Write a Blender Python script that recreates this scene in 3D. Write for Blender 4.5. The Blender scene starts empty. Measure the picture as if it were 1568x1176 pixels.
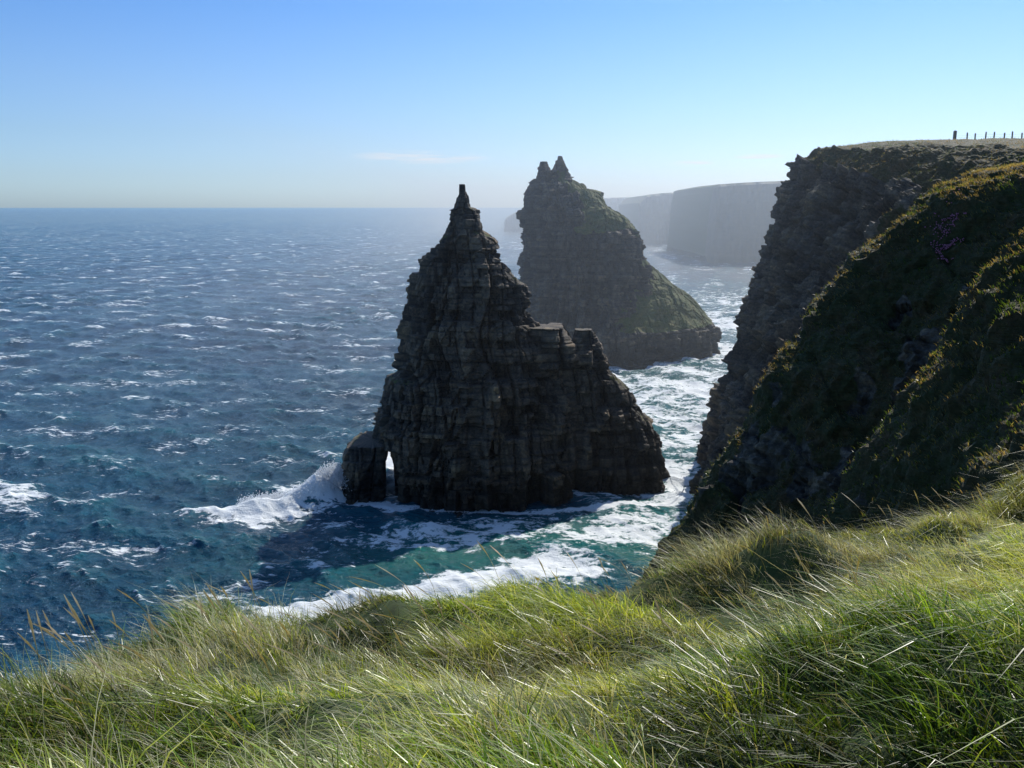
import bpy, math, numpy as np
from mathutils import Vector
from mathutils.bvhtree import BVHTree
rng = np.random.default_rng(7)
scene = bpy.context.scene
scene.view_settings.view_transform = 'Standard'
scene.view_settings.look = 'None'
scene.view_settings.exposure = 0

# ------------------------------------------------------------------ helpers
def sstep(x, a, b):
    t = np.clip((x - a) / (b - a), 0, 1)
    return t * t * (3 - 2 * t)

def h3(ix, iy, iz, seed=0):
    a = (ix.astype(np.int64) * 73856093) ^ (iy.astype(np.int64) * 19349663) ^ (iz.astype(np.int64) * 83492791) ^ (seed * 2654435761)
    a = a & 0xffffffff
    a = ((a ^ (a >> 16)) * 0x45d9f3b) & 0xffffffff
    a = ((a ^ (a >> 16)) * 0x45d9f3b) & 0xffffffff
    a = a ^ (a >> 16)
    return (a & 0xffffff) / float(0xffffff)

def vn(x, y, z, seed=0):
    x, y, z = np.broadcast_arrays(x, y, z)
    fx, fy, fz = np.floor(x), np.floor(y), np.floor(z)
    tx, ty, tz = x - fx, y - fy, z - fz
    tx = tx*tx*(3-2*tx); ty = ty*ty*(3-2*ty); tz = tz*tz*(3-2*tz)
    r = 0
    for dx in (0, 1):
        for dy in (0, 1):
            for dz in (0, 1):
                w = (tx if dx else 1-tx) * (ty if dy else 1-ty) * (tz if dz else 1-tz)
                r = r + w * h3(fx+dx, fy+dy, fz+dz, seed)
    return r * 2 - 1

def fbm(x, y, z, octv=4, seed=0):
    r, a, s, n = 0, 1.0, 1.0, 0
    for o in range(octv):
        r = r + a * vn(x*s + 13.1*o, y*s + 7.7*o, z*s + 3.3*o, seed + o)
        n += a; a *= 0.5; s *= 2.03
    return r / n

def make_mesh(name, co, quads=None, tris=None, smooth=False, attrs=None, cols=None):
    me = bpy.data.meshes.new(name)
    co = np.asarray(co, dtype=np.float32)
    me.vertices.add(len(co)); me.vertices.foreach_set('co', co.ravel())
    idx, tot = [], []
    if quads is not None and len(quads):
        idx.append(np.asarray(quads).ravel()); tot.append(np.full(len(quads), 4))
    if tris is not None and len(tris):
        idx.append(np.asarray(tris).ravel()); tot.append(np.full(len(tris), 3))
    idx = np.concatenate(idx).astype(np.int32); tot = np.concatenate(tot).astype(np.int32)
    st = np.concatenate([[0], np.cumsum(tot)[:-1]]).astype(np.int32)
    me.loops.add(len(idx)); me.loops.foreach_set('vertex_index', idx)
    me.polygons.add(len(tot)); me.polygons.foreach_set('loop_start', st); me.polygons.foreach_set('loop_total', tot)
    me.polygons.foreach_set('use_smooth', np.full(len(tot), smooth, dtype=bool))
    me.update(calc_edges=True); me.validate()
    for k, v in (attrs or {}).items():
        a = me.attributes.new(k, 'FLOAT', 'POINT'); a.data.foreach_set('value', np.asarray(v, dtype=np.float32).ravel())
    for k, v in (cols or {}).items():
        a = me.attributes.new(k, 'FLOAT_COLOR', 'POINT')
        c = np.ones((len(co), 4), dtype=np.float32); c[:, :3] = v
        a.data.foreach_set('color', c.ravel())
    return me

def add_obj(name, me, mat=None, parent=None):
    ob = bpy.data.objects.new(name, me); scene.collection.objects.link(ob)
    if mat: me.materials.append(mat)
    if parent: ob.parent = parent
    return ob

def grid_quads(nr, nc, wrap=False, off=0):
    i = np.arange(nr-1)[:, None]; j = np.arange(nc if wrap else nc-1)[None, :]
    jn = (j+1) % nc
    a = i*nc + j; b = i*nc + jn; c = (i+1)*nc + jn; d = (i+1)*nc + j
    return np.stack([a, b, c, d], -1).reshape(-1, 4) + off

def grid_normals(P, wrap=False):
    du = np.gradient(P, axis=0)
    if wrap:
        dv = np.roll(P, -1, 1) - np.roll(P, 1, 1)
    else:
        dv = np.gradient(P, axis=1)
    n = np.cross(dv, du)
    n /= np.linalg.norm(n, axis=-1, keepdims=True) + 1e-9
    return n

def blocks(x, y, z, seed=0):
    """jointed, flat-bedded sandstone: random set-back per bed and per joint block. returns (offset, tone)"""
    r = 0; tone = 0
    xr, yr = x*0.94 + y*0.34, -x*0.34 + y*0.94
    zz = z + 0.25*vn(x*0.12, y*0.12, z*0.1, seed) + 0.02*x + 1.1*vn(0*x, 0*x, z*0.23, seed+40)
    for (h, w, a, tn) in ((6.5, 5.0, 1.5, 0.28), (2.6, 3.0, 0.95, 0.38), (1.3, 1.8, 0.5, 0.36), (0.65, 1.0, 0.15, 0.25)):
        L = np.floor(zz/h)
        o1 = h3(L, L*0, L*0, seed+5)*w; o2 = h3(L, L*0+1, L*0, seed+6)*w
        hv = (h3(np.floor((xr+o1)/w), np.floor((yr+o2)/w), L, seed+1) - 0.5)*2
        r = r + a*hv; tone = tone + tn*hv
        f = np.abs(((xr+o1)/w) % 1.0 - 0.5)
        if h > 1 and h < 6: tone = tone - 0.45*sstep(f, 0.5-0.25/w, 0.5)
    for (w, a) in ((8.0, 2.1), (3.0, 1.25)):
        wob = 0.3*vn(x*0, y*0, z*0.09, seed)
        hv = (h3(np.floor(xr/w + wob), np.floor(yr/w), x.astype(int)*0, seed+2) - 0.5)*2
        r = r + a*hv; tone = tone + 0.15*hv
        f = np.abs((xr/w + wob) % 1.0 - 0.5)
        cr = sstep(f, 0.5-0.32/w, 0.5)
        r = r - a*0.6*cr; tone = tone - 0.45*cr
    for (h, a, tn) in ((3.2, 0.45, 0.18), (1.3, 0.32, 0.2)):
        L = np.floor(zz/h)
        hv = (h3(L, L*0, L*0, seed+9) - 0.5)*2
        r = r + a*hv; tone = tone + tn*hv
        f = np.abs((zz/h) % 1.0 - 0.5)
        cr = sstep(f, 0.5-0.2/h, 0.5)*(0.4+0.6*sstep(vn(xr*0.2, yr*0.2, L*3.7, seed+33), -0.3, 0.3))
        r = r - 0.5*a*cr; tone = tone - 0.6*cr
    return r, tone

# ------------------------------------------------------------------ materials
def new_mat(name):
    m = bpy.data.materials.new(name); m.use_nodes = True
    nt = m.node_tree; nt.nodes.clear()
    out = nt.nodes.new('ShaderNodeOutputMaterial')
    return m, nt, out
def N(nt, t, **kw):
    n = nt.nodes.new(t)
    for k, v in kw.items():
        if k in n.inputs: n.inputs[k].default_value = v
        else: setattr(n, k, v)
    return n
def L(nt, a, b): nt.links.new(a, b)
def ramp(nt, fac, stops):
    r = nt.nodes.new('ShaderNodeValToRGB'); cr = r.color_ramp
    while len(cr.elements) < len(stops): cr.elements.new(0.5)
    for e, (p, c) in zip(cr.elements, stops):
        e.position = p; e.color = (*c, 1) if len(c) == 3 else c
    L(nt, fac, r.inputs['Fac']); return r.outputs['Color']
def noise(nt, vec, scale, detail=5, rough=0.6, mapping=None):
    if mapping:
        mp = N(nt, 'ShaderNodeMapping'); mp.inputs['Scale'].default_value = mapping
        L(nt, vec, mp.inputs['Vector']); vec = mp.outputs['Vector']
    n = N(nt, 'ShaderNodeTexNoise', Scale=scale, Detail=detail, Roughness=rough)
    L(nt, vec, n.inputs['Vector']); return n.outputs['Fac']
def mixc(nt, fac, a, b, blend='MIX'):
    m = nt.nodes.new('ShaderNodeMix'); m.data_type = 'RGBA'; m.blend_type = blend
    for sock, v in ((m.inputs[0], fac), (m.inputs[6], a), (m.inputs[7], b)):
        if hasattr(v, 'links'): L(nt, v, sock)
        elif isinstance(v, (tuple, list)): sock.default_value = (*v, 1)
        else: sock.default_value = v
    return m.outputs[2]
def math_(nt, op, a, b=None, c=None, clamp=False):
    m = nt.nodes.new('ShaderNodeMath'); m.operation = op; m.use_clamp = clamp
    for i, v in enumerate((a, b, c)):
        if v is None: continue
        if hasattr(v, 'links'): L(nt, v, m.inputs[i])
        else: m.inputs[i].default_value = v
    return m.outputs[0]
def maprange(nt, v, a, b, c=0, d=1):
    m = nt.nodes.new('ShaderNodeMapRange'); m.interpolation_type = 'SMOOTHSTEP'
    for sock, val in zip((m.inputs[0], m.inputs[1], m.inputs[2], m.inputs[3], m.inputs[4]), (v, a, b, c, d)):
        if hasattr(val, 'links'): L(nt, val, sock)
        else: sock.default_value = val
    return m.outputs[0]

def rock_material(name, k=1.0, green=(0.055, 0.085, 0.018), dry=(0.13, 0.095, 0.04), bump=0.35):
    m, nt, out = new_mat(name)
    pos = N(nt, 'ShaderNodeNewGeometry').outputs['Position']
    strata = noise(nt, pos, 1.0, 4, 0.6, (0.05, 0.05, 1.6))
    blot = noise(nt, pos, 0.16, 6, 0.65)
    fine = noise(nt, pos, 2.2, 6, 0.7)
    c1 = ramp(nt, strata, [(0.3, (0.034*k, 0.034*k, 0.036*k)), (0.5, (0.075*k, 0.068*k, 0.060*k)), (0.72, (0.16*k, 0.128*k, 0.092*k))])
    c2 = ramp(nt, blot, [(0.35, (0.034*k, 0.037*k, 0.042*k)), (0.58, (0.09*k, 0.082*k, 0.068*k)), (0.72, (0.15*k, 0.135*k, 0.08*k))])
    rock = mixc(nt, 0.5, c1, c2)
    rock = mixc(nt, maprange(nt, fine, 0.42, 0.75, 0, 0.8), rock, (0.20*k, 0.165*k, 0.12*k), 'MIX')
    tn = N(nt, 'ShaderNodeAttribute', attribute_name='tone').outputs['Fac']
    tn01 = math_(nt, 'MULTIPLY_ADD', tn, 0.42, 0.52, True)
    rock = mixc(nt, 1.0, rock, ramp(nt, tn01, [(0.0, (0.16, 0.16, 0.19)), (0.5, (0.90, 0.88, 0.87)), (1.0, (2.5, 2.1, 1.6))]), 'MULTIPLY')
    sep = N(nt, 'ShaderNodeSeparateXYZ'); L(nt, pos, sep.inputs[0])
    wet = maprange(nt, sep.outputs[2], 3.0, 9.0, 0.35, 1.0)
    rock = mixc(nt, 1.0, rock, wet, 'MULTIPLY')
    g = N(nt, 'ShaderNodeAttribute', attribute_name='grass').outputs['Fac']
    gn = noise(nt, pos, 0.7, 6, 0.7)
    gfac = maprange(nt, math_(nt, 'ADD', g, math_(nt, 'MULTIPLY', math_(nt, 'SUBTRACT', gn, 0.5), 1.3)), 0.42, 0.6)
    gcol = ramp(nt, noise(nt, pos, 0.3, 6, 0.75), [(0.38, tuple(green)), (0.52, tuple(0.6*a+0.4*b for a, b in zip(green, dry))), (0.66, tuple(dry))])
    gcol = mixc(nt, maprange(nt, fine, 0.3, 0.7, 0.0, 0.65), gcol, tuple(0.3*a for a in green))
    col = mixc(nt, gfac, rock, gcol)
    b = N(nt, 'ShaderNodeBsdfPrincipled', Roughness=0.8)
    b.inputs['Specular IOR Level'].default_value = 0.35
    L(nt, col, b.inputs['Base Color'])
    hh = math_(nt, 'ADD', math_(nt, 'MULTIPLY', noise(nt, pos, 1.0, 4, 0.7, (0.35, 0.35, 4.5)), 0.6), math_(nt, 'MULTIPLY', fine, 0.4))
    hh = math_(nt, 'ADD', hh, math_(nt, 'MULTIPLY', noise(nt, pos, 1.0, 4, 0.7, (2.2, 2.2, 0.3)), 0.35))
    bp = N(nt, 'ShaderNodeBump', Strength=0.9, Distance=bump); L(nt, hh, bp.inputs['Height'])
    L(nt, bp.outputs[0], b.inputs['Normal']); L(nt, b.outputs[0], out.inputs[0])
    return m

mat_stack = rock_material('stack_sandstone', 0.9, (0.085, 0.13, 0.025), (0.22, 0.18, 0.06), 0.5)
mat_cliff = rock_material('cliff_rock_and_turf', 1.15, (0.048, 0.062, 0.018), (0.14, 0.09, 0.045), 0.6)
mat_head = rock_material('headland_rock', 1.2)

# ------------------------------------------------------------------ rock bodies (closed, layered)
def body(left, right, front, back, z0, z1, seed, res=0.26, amp=1.0, p=0.62, shear=0.0, xs=0.0, grassf=None, clampf=None, gnoise=0.16):
    nz = int((z1-z0)/ (res*0.85)) + 2
    zs = np.linspace(z0, z1, nz)
    def ip(tab):
        t = sorted(tab); return np.interp(zs, [a for a, b in t], [b for a, b in t])
    xl, xr, yf, yb = ip(left), ip(right), ip(front), ip(back)
    per = 2*((xr-xl).max() + (yb-yf).max())
    nph = int(min(900, max(40, per*0.85/res)))
    ph = np.linspace(0, 2*np.pi, nph, endpoint=False)
    c, s = np.cos(ph), np.sin(ph)
    cc = np.sign(c)*np.abs(c)**p; ss = np.sign(s)*np.abs(s)**p
    hw = (xr-xl)/2; hd = (yb-yf)/2
    X = ((xl+xr)/2)[:, None] + hw[:, None]*cc
    Y = ((yf+yb)/2)[:, None] + hd[:, None]*ss
    Z = np.repeat(zs[:, None], nph, 1)
    Y = Y + shear*(X-xs)
    P = np.stack([X, Y, Z], -1)
    n = grid_normals(P, True)
    cen = np.stack([(xl+xr)/2, (yf+yb)/2], -1)
    outw = (n[..., 0]*(X-cen[:, :1]) + n[..., 1]*(Y-cen[:, 1:]-0*X)).sum()
    if outw < 0: n = -n
    gb = grassf(X, Y, Z) if grassf else 0.0
    g = sstep(n[..., 2] + gnoise*fbm(X*0.12, Y*0.12, Z*0.12, 4, seed) + gb, 0.5, 0.68)
    tap = np.clip(np.minimum(hw, hd*1.6)/5.0, 0.10, 1.0)[:, None]
    bl, tone = blocks(X, Y, Z, seed)
    edge = 1 - 0.40*np.abs(cc)**6
    bl = bl*amp*tap*(1-0.75*g)*edge
    lf = fbm(X*0.07, Y*0.07, Z*0.05, 3, seed+3)*1.2*amp*tap
    hf = fbm(X*0.8, Y*0.8, Z*1.2, 3, seed+4)*0.18*tap
    nh = n.copy(); nh[..., 2] *= (0.3 + 0.7*g); 
    P = P + nh*(bl+lf+hf)[..., None]
    if clampf: P = clampf(P)
    top = P[-1].mean(0) + np.array([0, 0, 0.3*res]); 
    co = np.concatenate([P.reshape(-1, 3), [top]])
    q = grid_quads(nz, nph, True)
    j = np.arange(nph); base = (nz-1)*nph
    t = np.stack([base+j, base+(j+1) % nph, np.full(nph, nz*nph)], -1)
    return co, q, t, np.concatenate([g.ravel(), [g[-1].mean()]]), np.concatenate([tone.ravel(), [0]])

def join_bodies(bs):
    co, q, t, g, tn, o = [], [], [], [], [], 0
    for b in bs:
        co.append(b[0]); q.append(b[1]+o); t.append(b[2]+o); g.append(b[3]); tn.append(b[4]); o += len(b[0])
    return np.concatenate(co), np.concatenate(q), np.concatenate(t), np.concatenate(g), np.concatenate(tn)

# ---- front stack
GR = -0.1437   # line of the narrow sea-cut slot (X = GR*Y)
def clamp_main(P):
    m = P[..., 2] < 10.2
    lim = GR*P[..., 1] + 1.05*np.clip((10.2-P[..., 2])/4, 0.25, 1) + 0.12*np.sin(P[..., 2]*1.3)
    P[..., 0] = np.where(m, np.maximum(P[..., 0], lim), P[..., 0]); return P
def clamp_leg(P):
    m = P[..., 2] < 10.2
    lim = GR*P[..., 1] - 0.85*np.clip((10.2-P[..., 2])/4, 0.25, 1) - 0.12*np.sin(P[..., 2]*0.9+1)
    P[..., 0] = np.where(m, np.minimum(P[..., 0], lim), P[..., 0]); return P
mainL = [(63.6,-10.6),(61.8,-11.6),(59.8,-12),(58.2,-13.4),(55,-14.3),(53,-16),(49.3,-18.6),(44.5,-20),(38.9,-21.3),(33.2,-22),(28.2,-22.7),(25.2,-24),(23.9,-26.6),(18.8,-27.8),(14.4,-29.3),(11.8,-30.2),(10.8,-31),(10.4,-26.4),(-3,-26.8)]
mainR = [(63.6,-9.8),(61,-9.0),(58.9,-7.4),(55.5,-7),(53.8,-4.4),(50.7,-2.6),(47.2,-1.2),(43.8,1.8),(41,2.2),(37.5,3.4),(35,4.8),(28,9),(15,14),(-3,18)]
mainF = [(63.6,188.6),(58,187.2),(52,184.8),(44,182.5),(34,180),(22,176.5),(10,173.5),(-3,171)]
mainB = [(63.6,190.2),(58,191.5),(52,194),(34,200),(10,205),(-3,206)]
b1 = body(mainL, mainR, mainF, mainB, -3, 62.6, 11, clampf=clamp_main, p=0.72)
pin = body([(66,-11.1),(63,-11.5),(60,-11.9),(59.4,-13.2),(56,-14.2)], [(66,-10.0),(63,-9.3),(60,-8.8),(59.3,-7.6),(56,-7.0)], [(66,188.4),(59,187.2)], [(66,189.8),(59,191.0)], 54, 64.6, 12, res=0.2, amp=1.0)
sh = body([(31.5,2),(-3,-8)], [(31.5,11),(30.6,12.2),(29.6,18.8),(24.6,21.6),(21.7,25.2),(17.3,27.6),(13,31),(8.5,33.2),(2,34.2),(-3,35)],
          [(31.5,186),(24,184),(8,181),(-3,180)], [(31.5,191),(10,198),(-3,200)], -3, 31.0, 21, p=0.7)
pA = body([(36,4),(28,1)], [(36,9.2),(33,11.0),(28,13)], [(36,185.0),(28,183.5)], [(36,190),(28,192)], 27, 35.0, 31, res=0.22, amp=1.0, p=0.5)
pB = body([(34.5,13.6),(31,12.8),(28,11)], [(34.5,17.2),(28,19.4)], [(34.5,186),(28,184)], [(34.5,189.5),(28,192)], 27, 34.4, 32, res=0.22, amp=1.0, p=0.5)
leg = body([(11.4,-33.0),(10.6,-33.8),(7,-34.6),(2,-35.2),(-3,-35.6)], [(11.4,-26.2),(8,-25.6),(-3,-25.8)], [(10.6,177.5),(6,176.5),(-3,175)], [(10.6,190),(-3,189)], -3, 11.2, 41, res=0.22, amp=0.7, clampf=clamp_leg)
but = body([(30,-14),(10,-19),(-3,-21)], [(30,-6),(10,0),(-3,3)], [(30,178),(15,174),(-3,169.5)], [(30,186),(-3,186)], -3, 27, 51, amp=0.9)
co, q, t, g, tn = join_bodies([b1, pin, sh, pA, pB, leg, but])
add_obj('sea_stack', make_mesh('sea_stack', co, q, t, attrs={'grass': g*0.45, 'tone': tn}), mat_stack)

# ---- rear stack
uL = [(77,14.5),(74.5,11.5),(72,10.1),(67,7.5),(61.7,5.9),(52.5,5.6),(46,6.4),(38,5.1),(27,5.2),(16,5.7),(5,7),(-3,7)]
uR = [(77,21),(75,21.8),(71.6,23.6),(67,30),(65.6,35),(60.4,38.5),(55.1,47.1),(51.2,49.9),(46,51.5),(40.5,52.9),(37,55),(20,58),(-3,60)]
uF = [(77,366),(72,363),(66,357),(58,351),(50,347.5),(45,346.5),(25,345),(-3,343)]
uB = [(77,371),(70,376),(60,383),(45,388),(-3,398)]
u = body(uL, uR, uF, uB, -3, 73.8, 61, res=0.40, amp=1.3, p=0.8, gnoise=0.8, grassf=lambda X, Y, Z: 0.02 + 0.12*sstep(X, 24, 38) - 0.4*(1-sstep(X, 16, 28)))
k1 = body([(79.5,12.2),(76,11.0),(70,9.6)], [(79.5,13.2),(76,14.2),(72.5,16.4),(70,18)], [(80,366.3),(70,364)], [(80,368.7),(70,373)], 67, 77.8, 62, res=0.27, amp=1.0)
k2 = body([(81,18.6),(77,17.6),(73,16.0),(70,14)], [(81,19.6),(77,21.4),(70,25)], [(81,366.3),(70,364)], [(81,368.7),(70,373)], 67, 80.0, 63, res=0.27, amp=1.0)
hp = body([(38,38),(-3,28)], [(38,55),(33.8,61.2),(27,69.6),(21.7,76.6),(16.2,82.3),(12,86.2),(6.5,88.0),(-3,88)],
          [(38,364),(31,356),(24,349),(16,343),(12,340.5),(-3,338.5)], [(38,374),(20,384),(-3,394)], -3, 38, 71, res=0.40, amp=1.0, p=0.8, shear=0.55, xs=52, gnoise=0.45, grassf=lambda X, Y, Z: 0.28*sstep(X, 46, 58)*sstep(Z, 8, 14))
co, q, t, g, tn = join_bodies([u, k1, k2, hp])
add_obj('sea_stack.001', make_mesh('sea_stack.001', co, q, t, attrs={'grass': g, 'tone': tn}), mat_stack)

# ------------------------------------------------------------------ coast: lofted cliff
ST = {
 -20: [(130,60),(60,59),(30,56.5),(22,54),(18,50),(16,44),(14,36),(12,28),(10,18),(8,7),(6,-4)],
 15: [(130,59),(50,58),(25,57),(17,55),(14,51),(12,46),(10,40),(9,30),(7,18),(5,7),(4,-4)],
 30: [(130,59.5),(55,58.5),(36,56),(27,52),(23,47),(20,42),(18,36),(15,28),(12,18),(9,7),(7,-4)],
 50: [(130,61),(60,58),(42,54),(36,49.5),(31,44),(27,38),(24,32),(21,26),(18,18),(15,7),(13,-4)],
 63: [(140,62),(64,60),(46,57.5),(39.5,54.5),(35.5,50),(33,44),(30.5,38),(27,30),(23,20),(18,8),(15,-4)],
 73: [(150,64),(70,62),(50,60.8),(43.2,59.3),(39,55),(36,50),(33,44),(29,34),(25,22),(21,8),(17,-4)],
 84: [(165,66),(80,63.5),(62,60),(56,56.5),(50,51),(43,45),(36,37),(29.5,29),(23,19),(16.5,7),(13,-4)],
 100: [(200,68),(80,65.8),(57,64.6),(50.6,63.6),(46.5,61.0),(40.5,55.5),(32.6,47.2),(28.6,38.3),(21.0,26.5),(14.5,13),(8,-4)],
 128: [(220,69),(115,67),(92,64),(80,60),(74,54),(66,46),(58,38),(50,30),(42,20),(33,6),(29,-4)],
 175: [(260,73),(120,72),(95,71),(85,68.5),(78,64),(72,57),(62,45),(54,33),(47,20),(40,4),(38.5,-4)],
 215: [(260,76),(120,75.6),(88,75),(74,73.6),(69.3,70.6),(66,63),(63,51.8),(59.5,39.3),(55.3,21.6),(50.2,3),(49,-4)],
 250: [(260,76),(150,75.5),(122,75),(106,73),(100,68),(96,60),(91,48),(86,36),(80,20),(74,3),(72,-4)],
 330: [(400,76),(260,76),(210,75),(185,72),(176,66),(172,58),(168,46),(164,34),(160,20),(156,3),(154,-4)],
 500: [(600,80),(480,80),(330,79),(300,76),(294,70),(290,60),(286,48),(282,34),(278,20),(274,3),(272,-4)],
 900: [(900,88),(700,88),(480,86),(430,84),(424,78),(420,66),(416,50),(412,34),(408,20),(404,3),(402,-4)],
}
ys = np.array(sorted(ST)); prof = np.array([ST[k] for k in ys], dtype=float)
Ysamp = np.concatenate([np.arange(-20, 30, 1.2), np.arange(30, 130, 0.27), np.arange(130, 262, 0.34), np.geomspace(262, 900, 160)])
us = np.concatenate([np.linspace(0, 1, 14, endpoint=False), np.linspace(1, 2, 40, endpoint=False), np.linspace(2, 10, 350)])
def catmull_y(Y):
    out = np.zeros((len(Y), 11, 2))
    for i, y in enumerate(Y):
        k = int(np.clip(np.searchsorted(ys, y, 'right')-1, 0, len(ys)-2))
        y0, y1 = ys[k], ys[k+1]; t = (y-y0)/(y1-y0)
        p1, p2 = prof[k], prof[k+1]
        m1 = (p2-prof[k-1])/(y1-ys[k-1]) if k > 0 else (p2-p1)/(y1-y0)
        m2 = (prof[k+2]-p1)/(ys[k+2]-y0) if k+2 < len(ys) else (p2-p1)/(y1-y0)
        m1 = m1*(y1-y0)*0.5; m2 = m2*(y1-y0)*0.5
        out[i] = (2*t**3-3*t**2+1)*p1 + (t**3-2*t**2+t)*m1 + (-2*t**3+3*t**2)*p2 + (t**3-t**2)*m2
    return out
C = catmull_y(Ysamp)
k = np.clip(np.floor(us).astype(int), 0, 9); f = (us-k)[None, :, None]
PX = C[:, k]*(1-f) + C[:, k+1]*f
P = np.stack([PX[..., 0], np.repeat(Ysamp[:, None], len(us), 1), PX[..., 1]], -1)
n = grid_normals(P); 
if n[..., 2].mean() < 0: n = -n
X, Y, Z = P[..., 0], P[..., 1], P[..., 2]
near = 1 - sstep(Y, 112, 140)
patch = fbm(X*0.09, Y*0.09, Z*0.09, 4, 91)
patch2 = fbm(X*0.3, Y*0.3, Z*0.12, 4, 92)
g = sstep(n[..., 2] + 0.25*patch, 0.55, 0.75)
g = np.maximum(g, near*sstep(Z + 22*patch + 10*patch2, 2, 26)*sstep(patch + 0.8*patch2 + 0.5*n[..., 2], -0.25, 0.12)*0.9)
g = np.maximum(g, (1-sstep(Y, 66, 84))*sstep(Z+14*patch+8*patch2, 10, 26)*0.85)
g = np.clip(g, 0, 1)
bl, tone = blocks(X, Y, Z, 77)
d = bl*(1-0.8*g)*(0.75-0.30*near)
ribs = fbm(Y*0.20 + X*0.05, X*0.10, Z*0.035, 4, 93)*(3.6-1.6*near)
ribs = ribs - np.abs(fbm(Y*0.5+X*0.2, X*0.1, Z*0.06, 3, 96))*1.6
lump = fbm(X*0.35, Y*0.35, Z*0.35, 4, 94)*1.2 + fbm(X*1.3, Y*1.3, Z*1.3, 2, 95)*0.42
flat = sstep(n[..., 2], 0.93, 0.995)
d = (d + ribs)*(1-flat) + lump*(1-0.7*flat)
P = P + n*d[..., None]
cq = grid_quads(len(Ysamp), len(us))
cliff_me = make_mesh('cliff', P.reshape(-1, 3), cq, attrs={'grass': g, 'tone': tone*0.8}, smooth=False)
cliff = add_obj('cliff', cliff_me, mat_cliff)
n2 = grid_normals(P)
if n2[..., 2].mean() < 0: n2 = -n2

# ---- grass blades builder
def blades_mesh(name, base, length, width, lean, leandir, bend, colbase, coltip, segs=3):
    n = len(base)
    yaw = rng.uniform(0, 2*np.pi, n)
    side = np.stack([np.cos(yaw), np.sin(yaw), np.zeros(n)], -1)
    lv = segs
    co = np.zeros((n, 2*lv+1, 3)); col = np.zeros((n, 2*lv+1, 3))
    for s in range(lv+1):
        t = s/lv
        hz = leandir*(lean*t + bend*t*t)[:, None]
        up = np.sqrt(np.clip(1-(lean*t*0.6+bend*t*t*0.5)**2, 0.1, 1))*t
        p = base + (hz + np.stack([0*up, 0*up, up], -1))*length[:, None]
        c = colbase*(1-t) + coltip*t
        w = width*(1-t**1.6)*0.5
        if s < lv:
            co[:, 2*s] = p - side*w[:, None]; co[:, 2*s+1] = p + side*w[:, None]
            col[:, 2*s] = c; col[:, 2*s+1] = c
        else:
            co[:, 2*s] = p; col[:, 2*s] = c
    o = (np.arange(n)*(2*lv+1))[:, None, None]
    q = np.array([[2*s, 2*s+1, 2*s+3, 2*s+2] for s in range(lv-1)])[None] + o
    t = np.array([[2*lv-2, 2*lv-1, 2*lv]])[None] + o
    return make_mesh(name, co.reshape(-1, 3), q.reshape(-1, 4), t.reshape(-1, 3), cols={'col': col.reshape(-1, 3)})

def grass_material(name, trans=0.45):
    m, nt, out = new_mat(name)
    c = N(nt, 'ShaderNodeAttribute', attribute_name='col').outputs['Color']
    b = N(nt, 'ShaderNodeBsdfPrincipled', Roughness=0.33); b.inputs['Specular IOR Level'].default_value = 0.6
    L(nt, c, b.inputs['Base Color'])
    tr = N(nt, 'ShaderNodeBsdfTranslucent'); L(nt, mixc(nt, 1.0, c, (1.45, 1.35, 0.65), 'MULTIPLY'), tr.inputs['Color'])
    mx = N(nt, 'ShaderNodeMixShader'); mx.inputs[0].default_value = trans
    L(nt, b.outputs[0], mx.inputs[1]); L(nt, tr.outputs[0], mx.inputs[2]); L(nt, mx.outputs[0], out.inputs[0])
    return m
mat_grass = grass_material('grass_blades', 0.55)

GREEN = np.array([0.13, 0.23, 0.025]); YG = np.array([0.42, 0.46, 0.07]); STRAW = np.array([0.60, 0.55, 0.36]); DARK = np.array([0.035, 0.055, 0.012])
BROWN = np.array([0.12, 0.07, 0.03])
Pf = P.reshape(-1, 3); gf = g.ravel(); nf = n2.reshape(-1, 3)
w = (gf > 0.45)*(Pf[:, 1] < 240)*(Pf[:, 1] > 22)*(Pf[:, 0] < 130)*(nf[:, 2] > 0.3)
w = w*np.where(Pf[:, 1] > 130, 0.25, 1.0)*(0.3+nf[:, 2])
idx = rng.choice(len(Pf), 52000, p=w/w.sum())
base = np.repeat(Pf[idx], 2, 0) + rng.normal(0, 0.12, (104000, 3))*[1, 1, 0.3]
nb = len(base); ang = rng.normal(math.pi, 0.7, nb)
pt = fbm(base[:, 0]*0.15, base[:, 1]*0.15, base[:, 2]*0.15, 3, 5)[:, None]
rr = rng.random((nb, 1))
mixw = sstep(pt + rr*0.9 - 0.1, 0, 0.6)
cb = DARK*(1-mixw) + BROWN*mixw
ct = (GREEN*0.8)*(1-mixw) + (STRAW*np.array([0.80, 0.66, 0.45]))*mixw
me = blades_mesh('cliff_grass', base, rng.uniform(0.2, 0.55, nb), rng.uniform(0.05, 0.10, nb), rng.uniform(0.1, 0.5, nb),
                 np.stack([np.cos(ang), np.sin(ang), np.zeros(nb)-0.3], -1), rng.uniform(0.1, 0.8, nb), cb, ct, 2)
add_obj('cliff_grass', me, mat_grass)

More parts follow.
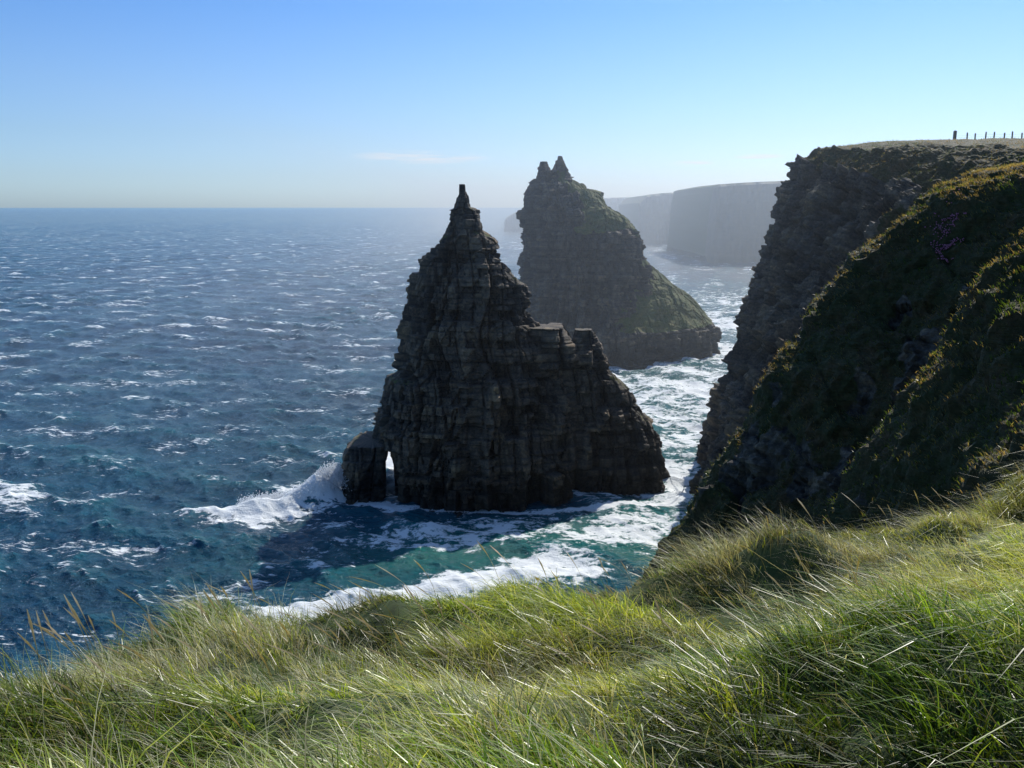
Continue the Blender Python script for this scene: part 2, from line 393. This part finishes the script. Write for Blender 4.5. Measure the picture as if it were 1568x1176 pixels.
# ------------------------------------------------------------------ meadow at the clifftop
def crest(x): return np.interp(x, [-60, -12, -4, 0, 3.2, 6.6, 12, 60], [3.0, 4.6, 6.0, 8.0, 9.5, 11.2, 14, 18])
def ground(x, y):
    yc = crest(x) + 0.4*vn(x*0.5, 0*x, 0*x, 3)
    z = 58.02 - 0.32*(np.minimum(y, yc)-2.0) + 0.165*np.clip(x, 0, 9) * sstep(y, 2, 8) + 0.06*np.clip(x, -9, 0)*sstep(y, 1, 5)
    z = z - 0.34*np.exp(-((x-1.9)/1.2)**2)*sstep(y, 4, 7.5)
    z = z + 0.44*fbm(x*0.40, y*0.55, 0*x, 2, 8)*sstep(y, -3, 3) + 0.46*fbm(x*1.0, y*1.15, 0*x, 3, 9)
    dd = np.clip(y-yc, 0, None)
    z = z - 1.5*np.sqrt(dd*dd+0.25) + 0.75
    z = z + np.clip(dd/15, 0, 1)*2.0*fbm(x*0.12, y*0.12, 0*x, 4, 12)
    return np.maximum(z, -5)
gx = np.concatenate([np.linspace(-70, -14, 60, endpoint=False), np.linspace(-14, 14, 280, endpoint=False), np.linspace(14, 40, 40)])
gy = np.concatenate([np.linspace(-40, -2, 40, endpoint=False), np.linspace(-2, 15, 180, endpoint=False), np.linspace(15, 60, 90)])
GX, GY = np.meshgrid(gx, gy)
GZ = ground(GX, GY)
m, nt, out = new_mat('meadow_soil_and_turf')
pos = N(nt, 'ShaderNodeNewGeometry').outputs['Position']
cc = ramp(nt, noise(nt, pos, 3.0, 6, 0.7), [(0.35, (0.02, 0.03, 0.008)), (0.55, (0.045, 0.07, 0.016)), (0.7, (0.09, 0.08, 0.035))])
b = N(nt, 'ShaderNodeBsdfPrincipled', Roughness=0.95); L(nt, cc, b.inputs['Base Color']); L(nt, b.outputs[0], out.inputs[0])
add_obj('meadow_ground', make_mesh('meadow_ground', np.stack([GX, GY, GZ], -1).reshape(-1, 3), grid_quads(len(gy), len(gx)), smooth=True), m)

# tussocks of grass
nt_ = 34000
tx = rng.uniform(-14, 14, nt_); ty = 1.2 + 15*rng.random(nt_)**1.2
keep = (ty < crest(tx)+1.2) & (np.abs(tx) < 0.72*ty+2.2)
tx, ty = tx[keep][:10500], ty[keep][:10500]
nT = len(tx)
tn = fbm(tx*0.5, ty*0.7, 0*tx, 3, 34)
T_h = np.clip(0.80 + 1.4*fbm(tx*0.9, ty*1.0, 0*tx, 2, 33) + rng.normal(0, 0.25, nT), 0.25, 1.9)
T_straw = np.clip(0.34 + 1.1*tn + rng.normal(0, 0.24, nT), 0.03, 0.95)
T_yg = np.clip(0.55 + 1.3*fbm(tx*0.6+9, ty*0.6, 0*tx, 2, 37) + rng.normal(0, 0.22, nT), 0, 1)
T_br = np.clip(rng.normal(1.0, 0.3, nT) + 0.9*fbm(tx*0.9, ty*0.9, 0*tx, 2, 39), 0.22, 1.7)
T_yaw = math.pi + 1.3*fbm(tx*0.7, ty*0.7, 0*tx, 2, 35) + rng.normal(0, 0.45, nT)
T_lean = np.clip(rng.normal(0.65, 0.28, nT), 0, 1.25)
per = 25
ti = np.repeat(np.arange(nT), per)
nb = len(ti)
off = rng.normal(0, 1, (nb, 2))*0.045*(0.7+0.5*T_h[ti])[:, None]
bx, by = tx[ti]+off[:, 0], ty[ti]+off[:, 1]
bz = ground(bx, by) - 0.02
length = rng.uniform(0.09, 0.23, nb)*T_h[ti]
straw = (rng.random(nb) < T_straw[ti])[:, None]
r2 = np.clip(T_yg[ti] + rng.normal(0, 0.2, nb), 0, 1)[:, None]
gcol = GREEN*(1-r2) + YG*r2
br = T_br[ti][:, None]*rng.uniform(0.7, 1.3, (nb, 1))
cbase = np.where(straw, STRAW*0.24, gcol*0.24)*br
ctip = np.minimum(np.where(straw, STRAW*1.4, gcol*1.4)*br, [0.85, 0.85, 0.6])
length = np.where(straw[:, 0], length*1.25, length)
ld = np.stack([np.cos(T_yaw[ti]), np.sin(T_yaw[ti]), np.zeros(nb)], -1)*(T_lean[ti]*rng.uniform(0.5, 1.5, nb))[:, None]
ld[:, :2] += off/0.10*0.55
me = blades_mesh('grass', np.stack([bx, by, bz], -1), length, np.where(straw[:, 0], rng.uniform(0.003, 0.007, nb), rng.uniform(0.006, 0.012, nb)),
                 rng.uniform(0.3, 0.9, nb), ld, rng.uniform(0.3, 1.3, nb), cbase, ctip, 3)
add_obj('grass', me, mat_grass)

# tall flowering stalks with seed heads
def stalks():
    co, q, t, col, o = [], [], [], [], 0
    ns = 520
    xs = rng.uniform(-9, 11, ns); ysn = crest(xs)*rng.uniform(0.5, 1.04, ns)
    zs = ground(xs, ysn)
    for x, y, z in zip(xs, ysn, zs):
        Ls = rng.uniform(0.32, 0.66); a = math.pi + rng.normal(0, 0.5); ln = rng.uniform(0.25, 0.9)
        lx, ly = math.cos(a)*ln, math.sin(a)*ln
        pts, rad = [], []
        for s in range(9):
            tt = s/8
            pts.append((x+lx*Ls*tt**1.7, y+ly*Ls*tt**1.7, z+Ls*(tt-0.25*ln*tt*tt)))
            rad.append(0.0020 if tt < 0.72 else (0.0080*math.sin(math.pi*min(1, (tt-0.70)/0.31))+0.001))
        for i, (p, r) in enumerate(zip(pts, rad)):
            for kk in range(3):
                an = kk*2.094
                co.append((p[0]+r*math.cos(an), p[1]+r*math.sin(an), p[2])); 
                col.append((0.50, 0.45, 0.36) if i > 5 else (0.34, 0.32, 0.16))
        for i in range(8):
            for kk in range(3):
                k2 = (kk+1) % 3
                q.append((o+i*3+kk, o+i*3+k2, o+i*3+3+k2, o+i*3+3+kk))
        o += 27
    return make_mesh('grass_stalks', np.array(co), np.array(q), cols={'col': np.array(col)})
add_obj('grass_stalks', stalks(), mat_grass)

# ------------------------------------------------------------------ sea
th = np.radians(np.concatenate([np.linspace(-80, -36, 60, endpoint=False), np.linspace(-36, 36, 800, endpoint=False), np.linspace(36, 80, 60)]))
rs = np.concatenate([np.geomspace(40, 90, 60, endpoint=False), np.geomspace(90, 5000, 1400, endpoint=False), np.geomspace(5000, 60000, 60)])
R, T = np.meshgrid(rs, th, indexing='ij')
SX, SY = R*np.sin(T), R*np.cos(T)
spacing = np.maximum(np.gradient(rs)[:, None], R*0.0017)
dx = np.zeros_like(SX); dy = np.zeros_like(SX); dz = np.zeros_like(SX)
wr = np.random.default_rng(3)
main = math.radians(235)
for i in range(54):
    lam = 1.5*(42/1.5)**(wr.random()**0.95)
    a = main + wr.normal(0, 0.6)
    kx, ky = math.cos(a), math.sin(a); kk = 2*math.pi/lam
    amp = 0.0150*lam**0.74*wr.uniform(0.6, 1.3)
    fade = sstep(lam/spacing, 2.2, 4.0)
    phs = kk*(kx*SX+ky*SY) + wr.uniform(0, 6.28)
    dz += amp*fade*np.cos(phs); dx -= kx*amp*1.0*fade*np.sin(phs); dy -= ky*amp*1.0*fade*np.sin(phs)
mod = 1 + 0.5*fbm(SX*0.012, SY*0.012, 0*SX, 2, 50)
dz *= mod
def gl(x, y, cx, cy, rx, ry, rot=0):
    c, s = math.cos(rot), math.sin(rot)
    u = ((x-cx)*c + (y-cy)*s)/rx; v = (-(x-cx)*s + (y-cy)*c)/ry
    return np.exp(-(u*u+v*v))
wn = fbm(SX*0.08, SY*0.08, 0*SX, 3, 60)
wx, wy = SX + 4*wn, SY + 4*fbm(SX*0.08, SY*0.08, 0*SX+5, 3, 61)
surge = gl(wx, wy, -38.5, 178, 5.0, 3.2, 0.3)
surge2 = gl(wx, wy, -48, 174, 12, 3.0, 0.35)
dz += 4.6*surge + 1.8*surge2 + 1.2*gl(wx, wy, -12, 131, 26, 2.5, 0.36)
d1 = np.sqrt(((wx-0)/37)**2 + ((wy-187)/17)**2)
d2 = np.sqrt(((wx-48)/45)**2 + ((wy-370-0.3*(wx-48))/30)**2)
foam = 0.95*np.exp(-((d1-1.05)/0.15)**2) + 0.9*np.exp(-((d2-1)/0.13)**2)
foam = np.maximum(foam, 1.15*gl(wx, wy, -40, 177, 9, 5.5, 0.3))
foam = np.maximum(foam, 1.3*gl(wx, wy, -31, 212, 9, 16, 0.1))
foam = np.maximum(foam, 0.95*gl(wx, wy, -49, 171, 21, 9, 0.2))
foam = np.maximum(foam, 1.1*gl(wx, wy, -12, 132, 28, 6.5, 0.36))
foam = np.maximum(foam, 1.1*gl(wx, wy, -28, 123, 20, 7.5, 0.2))
foam = np.maximum(foam, 0.95*gl(wx, wy, 6, 141, 15, 8, 0.1))
chan = sstep(wx, 12, 28)*sstep(wy, 135, 150)*(1-sstep(wy, 520, 900))
foam = np.maximum(foam, chan*(0.66+0.36*wn))
foam = np.maximum(foam, 0.80*gl(wx, wy, 22, 160, 28, 14, 0.4))
foam = np.maximum(foam, 0.74*gl(wx, wy, -8, 157, 46, 13, 0.2))
foam = np.maximum(foam, 0.24*sstep(wx, -120, 60))
crestf = np.clip(dz/1.2, 0, 1)
shal = np.clip(1.0*gl(wx, wy, 0, 152, 34, 12, 0.2) + 0.6*chan + 0.2*sstep(wx, -100, 0)*(1-sstep(wy, 240, 380)), 0, 1)
SP = np.stack([SX+dx, SY+dy, dz], -1)
m, nt, out = new_mat('sea_water')
pos = N(nt, 'ShaderNodeNewGeometry').outputs['Position']
fo = N(nt, 'ShaderNodeAttribute', attribute_name='foam').outputs['Fac']
sa = N(nt, 'ShaderNodeAttribute', attribute_name='shallow').outputs['Fac']
cf = N(nt, 'ShaderNodeAttribute', attribute_name='crestf').outputs['Fac']
big = noise(nt, pos, 0.012, 4, 0.6)
deep = mixc(nt, maprange(nt, big, 0.35, 0.65), (0.002, 0.042, 0.095), (0.003, 0.074, 0.135))
wcol = mixc(nt, sa, deep, (0.014, 0.15, 0.14))
wcol = mixc(nt, math_(nt, 'MULTIPLY', cf, 0.45), wcol, (0.015, 0.19, 0.22))
rp1 = noise(nt, pos, 1.0, 5, 0.68, (0.5, 0.8, 0.4))
rp2 = noise(nt, pos, 1.0, 3, 0.6, (0.10, 0.16, 0.1))
hgt = math_(nt, 'ADD', math_(nt, 'MULTIPLY', rp1, 1.4), math_(nt, 'MULTIPLY', rp2, 2.6))
bp = N(nt, 'ShaderNodeBump', Strength=1.0, Distance=1.0); L(nt, hgt, bp.inputs['Height'])
wat = N(nt, 'ShaderNodeBsdfPrincipled', Roughness=0.14, IOR=1.333)
L(nt, wcol, wat.inputs['Base Color']); L(nt, bp.outputs[0], wat.inputs['Normal'])
ln1 = noise(nt, pos, 1.0, 7, 0.72, (0.18, 0.34, 0.2))
ln2 = noise(nt, pos, 0.9, 5, 0.7)
lace = math_(nt, 'ADD', math_(nt, 'MULTIPLY', ln1, 0.7), math_(nt, 'MULTIPLY', ln2, 0.3))
thr = math_(nt, 'MULTIPLY_ADD', fo, -0.42, 0.76)
f1 = maprange(nt, math_(nt, 'SUBTRACT', lace, thr), -0.01, 0.06)
wc1 = noise(nt, pos, 1.0, 4, 0.55, (0.035, 0.075, 0.1))
wc2 = noise(nt, pos, 1.0, 5, 0.75, (0.32, 1.1, 0.3))
wcs = math_(nt, 'ADD', math_(nt, 'MULTIPLY', wc1, 0.48), math_(nt, 'ADD', math_(nt, 'MULTIPLY', wc2, 0.52), math_(nt, 'MULTIPLY', cf, 0.08)))
f2 = maprange(nt, wcs, 0.578, 0.632)
ff = math_(nt, 'MAXIMUM', f1, f2)
fm = N(nt, 'ShaderNodeBsdfPrincipled', Roughness=0.8)
fm.inputs['Base Color'].default_value = (0.80, 0.84, 0.86, 1)
bp2 = N(nt, 'ShaderNodeBump', Strength=0.9, Distance=0.9); L(nt, lace, bp2.inputs['Height']); L(nt, bp2.outputs[0], fm.inputs['Normal'])
mx = N(nt, 'ShaderNodeMixShader'); L(nt, math_(nt, 'MULTIPLY', ff, 0.92), mx.inputs[0]); L(nt, wat.outputs[0], mx.inputs[1]); L(nt, fm.outputs[0], mx.inputs[2])
L(nt, mx.outputs[0], out.inputs[0])
q = grid_quads(len(rs), len(th))[:, ::-1]
add_obj('sea_water', make_mesh('sea_water', SP.reshape(-1, 3), q, smooth=True, attrs={'foam': foam, 'shallow': shal, 'crestf': crestf}), m)

# breaking wave spray (many droplets)
def spray():
    nd = 14000
    u_ = rng.random(nd)
    cx = -56 + 23*u_**0.6; cy = 172.5 + 6.5*(u_**0.6) + rng.normal(0, 1.4, nd)
    top = 1.2 + 5.6*np.exp(-((cx+37.5)/5.5)**2)
    cz = top*(0.3 + 0.85*rng.beta(2, 2.4, nd)) + np.abs(rng.normal(0, 0.4, nd))
    s = rng.uniform(0.03, 0.11, nd)
    n3 = 5000; a3 = rng.uniform(0, 2*np.pi, n3)
    cx = np.append(cx, 37.5*np.cos(a3)*1.0); cy = np.append(cy, 187+17.5*np.sin(a3)-1.0); 
    cz = np.append(cz, np.abs(rng.normal(0, 1.0, n3))*np.clip(fbm(a3*3, 0*a3, 0*a3, 2, 70)*2+0.6, 0.1, 2)); s = np.append(s, rng.uniform(0.02, 0.07, n3)); nd += n3
    ok = np.abs(cx - GR*cy) > 1.4
    cx, cy, cz, s = cx[ok], cy[ok], cz[ok], s[ok]; nd = len(cx)
    tet = np.array([[1, 1, 1], [1, -1, -1], [-1, 1, -1], [-1, -1, 1]], float)
    c = np.stack([cx, cy, cz], -1)[:, None] + tet[None]*s[:, None, None]*rng.uniform(0.5, 1.5, (nd, 4, 1))
    o = (np.arange(nd)*4)[:, None, None]
    t = np.array([[0, 1, 2], [0, 3, 1], [0, 2, 3], [1, 3, 2]])[None] + o
    return make_mesh('wave_spray', c.reshape(-1, 3), None, t.reshape(-1, 3))
m, nt, out = new_mat('spray_white')
b = N(nt, 'ShaderNodeBsdfPrincipled', Roughness=0.6); b.inputs['Base Color'].default_value = (0.82, 0.85, 0.87, 1)
tr = N(nt, 'ShaderNodeBsdfTranslucent'); tr.inputs[0].default_value = (0.85, 0.87, 0.9, 1)
mx = N(nt, 'ShaderNodeMixShader'); mx.inputs[0].default_value = 0.5
L(nt, b.outputs[0], mx.inputs[1]); L(nt, tr.outputs[0], mx.inputs[2]); L(nt, mx.outputs[0], out.inputs[0])
add_obj('wave_spray', spray(), m)

# ------------------------------------------------------------------ distant headlands
def headland(name, pts, depth, seed, amp=6):
    pts = np.array(pts, float); n_ = 420
    s = np.linspace(0, len(pts)-1, n_); k = np.clip(s.astype(int), 0, len(pts)-2); f = (s-k)[:, None]
    C = pts[k]*(1-f)+pts[k+1]*f
    rows = []
    for (dyy, zf) in [(0, -0.05), (1, 0.0), (3, 0.15), (5, 0.3), (7, 0.45), (9, 0.6), (11, 0.75), (13, 0.88), (15, 0.97), (20, 1.0), (depth*0.5, 1.0), (depth, 0.98), (depth+10, -0.05)]:
        x = C[:, 0].copy(); y = C[:, 1] + dyy; z = C[:, 2]*zf
        dd = amp*3.2*fbm(x*0.03, y*0+seed, z*0.01, 4, seed) + 0.9*amp*fbm(x*0.12, y*0, z*0.08, 3, seed+1)
        rows.append(np.stack([x + 0.3*dd, y + dd, z], -1))
    Pm = np.stack(rows, 0)
    gg = np.zeros(Pm.shape[:2]); gg[9:12] = 1
    add_obj(name, make_mesh(name, Pm.reshape(-1, 3), grid_quads(len(rows), n_), attrs={'grass': gg, 'tone': gg*0}), mat_head)
headland('headland', [(216,985,6),(219,982,62),(222,978,82),(228,975,84),(260,968,86),(320,955,89),(400,940,91),(520,880,92),(700,800,92)], 260, 201)
headland('headland.001', [(208,1480,8),(212,1478,66),(222,1475,78),(250,1470,82),(285,1468,84),(320,1465,88),(420,1460,92),(560,1450,95),(760,1400,96)], 300, 221, 8)
headland('headland.002', [(-22,2200,4),(-18,2200,30),(10,2195,46),(60,2190,60),(120,2190,70),(180,2190,78),(255,2190,82),(330,2190,84),(420,2180,88),(620,2170,92),(900,2150,96)], 500, 211, 10)

# ------------------------------------------------------------------ fence and flowers on the clifftop
dg = bpy.context.evaluated_depsgraph_get()
bvh = BVHTree.FromObject(cliff, dg)
def surf(x, y, dflt=75):
    h = bvh.ray_cast(Vector((x, y, 200)), Vector((0, 0, -1)))
    return h[0].z if h[0] else dflt
m_w, nt, out = new_mat('weathered_wood')
b = N(nt, 'ShaderNodeBsdfPrincipled', Roughness=0.85)
pos = N(nt, 'ShaderNodeNewGeometry').outputs['Position']
L(nt, ramp(nt, noise(nt, pos, 6, 4), [(0.3, (0.10, 0.08, 0.06)), (0.7, (0.2, 0.17, 0.13))]), b.inputs['Base Color']); L(nt, b.outputs[0], out.inputs[0])
fence = bpy.data.objects.new('wire_fence', None); scene.collection.objects.link(fence)
def box_part(name, c, sx, sy, sz, tilt=0.0):
    v = []
    for zz, k in ((0, 1), (sz*0.93, 1), (sz, 0.55)):
        for a, b_ in ((-1, -1), (1, -1), (1, 1), (-1, 1)):
            v.append((c[0]+a*sx/2*k+tilt*zz, c[1]+b_*sy/2*k, c[2]+zz))
    q = [(0,1,5,4),(1,2,6,5),(2,3,7,6),(3,0,4,7),(4,5,9,8),(5,6,10,9),(6,7,11,10),(7,4,8,11),(8,9,10,11),(3,2,1,0)]
    add_obj(name, make_mesh(name, np.array(v), np.array(q)), m_w, fence)
px = [103.2, 106.2, 108.1, 110.6, 112.6, 115.1, 117.0, 119.3, 121.2, 123.6, 126, 128.5, 131]
tops = []
for i, x in enumerate(px):
    y = 214 + 0.05*(x-103); z = surf(x, y) - 0.3
    if i == 0: box_part('strainer_post', (x, y, z), 0.6, 0.5, 2.6)
    else: box_part('post_%d' % i, (x, y, z), 0.24, 0.24, 1.9+0.2*math.sin(i*2.3), 0.03*math.sin(i*5))
    tops.append((x, y, z))
for j, hgt_ in enumerate((0.9, 1.35)):
    v, q = [], []
    for i, (x, y, z) in enumerate(tops):
        for a, b_ in ((0, -1), (1, 0.6), (-1, 0.6)):
            v.append((x, y-0.12+a*0.012, z+hgt_+b_*0.012))
    for i in range(len(tops)-1):
        for kk in range(3): q.append((3*i+kk, 3*i+(kk+1) % 3, 3*i+3+(kk+1) % 3, 3*i+3+kk))
    add_obj('wire_%d' % (j+1), make_mesh('wire', np.array(v), np.array(q)), m_w, fence)
# cushions of pink thrift
nfl = 260
fx = 46.0 + rng.normal(0, 0.7, nfl); fy = 95.0 + rng.normal(0, 0.8, nfl)
fz = np.array([surf(a, b_, 57) for a, b_ in zip(fx, fy)]) + rng.uniform(0.35, 0.65, nfl)
octa = np.array([[1,0,0],[-1,0,0],[0,1,0],[0,-1,0],[0,0,0.8],[0,0,-0.8]], float)
fc = np.stack([fx, fy, fz], -1)[:, None] + octa[None]*rng.uniform(0.05, 0.11, (nfl, 1, 1))
ft = np.array([[0,2,4],[2,1,4],[1,3,4],[3,0,4],[2,0,5],[1,2,5],[3,1,5],[0,3,5]])[None] + (np.arange(nfl)*6)[:, None, None]
m, nt, out = new_mat('pink_petals')
b = N(nt, 'ShaderNodeBsdfPrincipled', Roughness=0.7)
pos = N(nt, 'ShaderNodeNewGeometry').outputs['Position']
L(nt, ramp(nt, noise(nt, pos, 5, 3), [(0.3, (0.30, 0.08, 0.15)), (0.7, (0.55, 0.22, 0.34))]), b.inputs['Base Color']); L(nt, b.outputs[0], out.inputs[0])
add_obj('thrift_flowers', make_mesh('thrift_flowers', fc.reshape(-1, 3), None, ft.reshape(-1, 3)), m)

# ------------------------------------------------------------------ sea haze (real scattering air layer)
m, nt, out = new_mat('sea_air')
vs = N(nt, 'ShaderNodeVolumeScatter', Density=0.00058, Anisotropy=0.62); vs.inputs['Color'].default_value = (0.80, 0.90, 1, 1)
L(nt, vs.outputs[0], out.inputs['Volume'])
x0, x1, y0, y1, z0, z1 = -200, 2500, 150, 2600, -8, 115
v = [(x0,y0,z0),(x1,y0,z0),(x1,y1,z0),(x0,y1,z0),(x0,y0,z1),(x1,y0,z1),(x1,y1,z1),(x0,y1,z1)]
q = [(3,2,1,0),(4,5,6,7),(0,1,5,4),(1,2,6,5),(2,3,7,6),(3,0,4,7)]
add_obj('sea_haze', make_mesh('sea_haze', np.array(v), np.array(q)), m)

# ------------------------------------------------------------------ light
AZ, EL = math.radians(30), math.radians(44)      # azimuth measured from +Y towards +X
sd = Vector((math.sin(AZ)*math.cos(EL), math.cos(AZ)*math.cos(EL), math.sin(EL)))
sun = bpy.data.lights.new('sun', 'SUN'); sun.energy = 5.0; sun.angle = math.radians(0.5); sun.color = (1, 0.95, 0.86)
so = bpy.data.objects.new('sun', sun); scene.collection.objects.link(so)
so.rotation_euler = (-sd).to_track_quat('-Z', 'Y').to_euler()
world = bpy.data.worlds.new('World'); scene.world = world; world.use_nodes = True
nt = world.node_tree; bg = nt.nodes['Background']
sky = nt.nodes.new('ShaderNodeTexSky'); sky.sky_type = 'NISHITA'; sky.sun_disc = False
sky.sun_elevation = EL; sky.sun_rotation = AZ
sky.air_density = 1.0; sky.dust_density = 0.7; sky.ozone_density = 2.0
tc = nt.nodes.new('ShaderNodeTexCoord'); sp = nt.nodes.new('ShaderNodeSeparateXYZ')
nt.links.new(tc.outputs['Generated'], sp.inputs[0])
el = sp.outputs[2]
tint = ramp(nt, maprange(nt, el, 0.0, 0.5), [(0.0, (0.66, 0.94, 1.42)), (0.012, (0.62, 0.86, 1.28)), (0.06, (0.58, 0.80, 1.14)), (0.35, (0.42, 0.71, 1.12)), (1.0, (0.6, 0.85, 1.1))])
skyc = mixc(nt, 1.0, sky.outputs[0], tint, 'MULTIPLY')
cn = noise(nt, tc.outputs['Generated'], 1.0, 6, 0.65, (9.0, 9.0, 130.0))
def wisp(cx, wxx, cz, wz):
    a = math_(nt, 'DIVIDE', math_(nt, 'SUBTRACT', sp.outputs[0], cx), wxx); a = math_(nt, 'MULTIPLY', a, a)
    b_ = math_(nt, 'DIVIDE', math_(nt, 'SUBTRACT', el, cz), wz); b_ = math_(nt, 'MULTIPLY', b_, b_)
    return maprange(nt, math_(nt, 'ADD', a, b_), 1.0, 0.0)
wm = math_(nt, 'MAXIMUM', wisp(-0.10, 0.085, 0.053, 0.0085), math_(nt, 'MAXIMUM', wisp(0.26, 0.03, 0.052, 0.003), wisp(0.19, 0.03, 0.046, 0.003)))
cm = math_(nt, 'MULTIPLY', math_(nt, 'MULTIPLY', maprange(nt, cn, 0.36, 0.60), wm), 0.9)
skyc = mixc(nt, cm, skyc, (7.0, 7.5, 8.0))
nt.links.new(skyc, bg.inputs[0]); bg.inputs[1].default_value = 0.12

# ------------------------------------------------------------------ camera
cam = bpy.data.cameras.new('camera'); cam.sensor_width = 36; cam.lens = 18/math.tan(math.radians(30)); cam.clip_start = 0.1; cam.clip_end = 100000
c = bpy.data.objects.new('camera', cam); scene.collection.objects.link(c)
c.location = (0, 0, 60); c.rotation_euler = (math.radians(90-11.3), 0, 0)
scene.camera = c
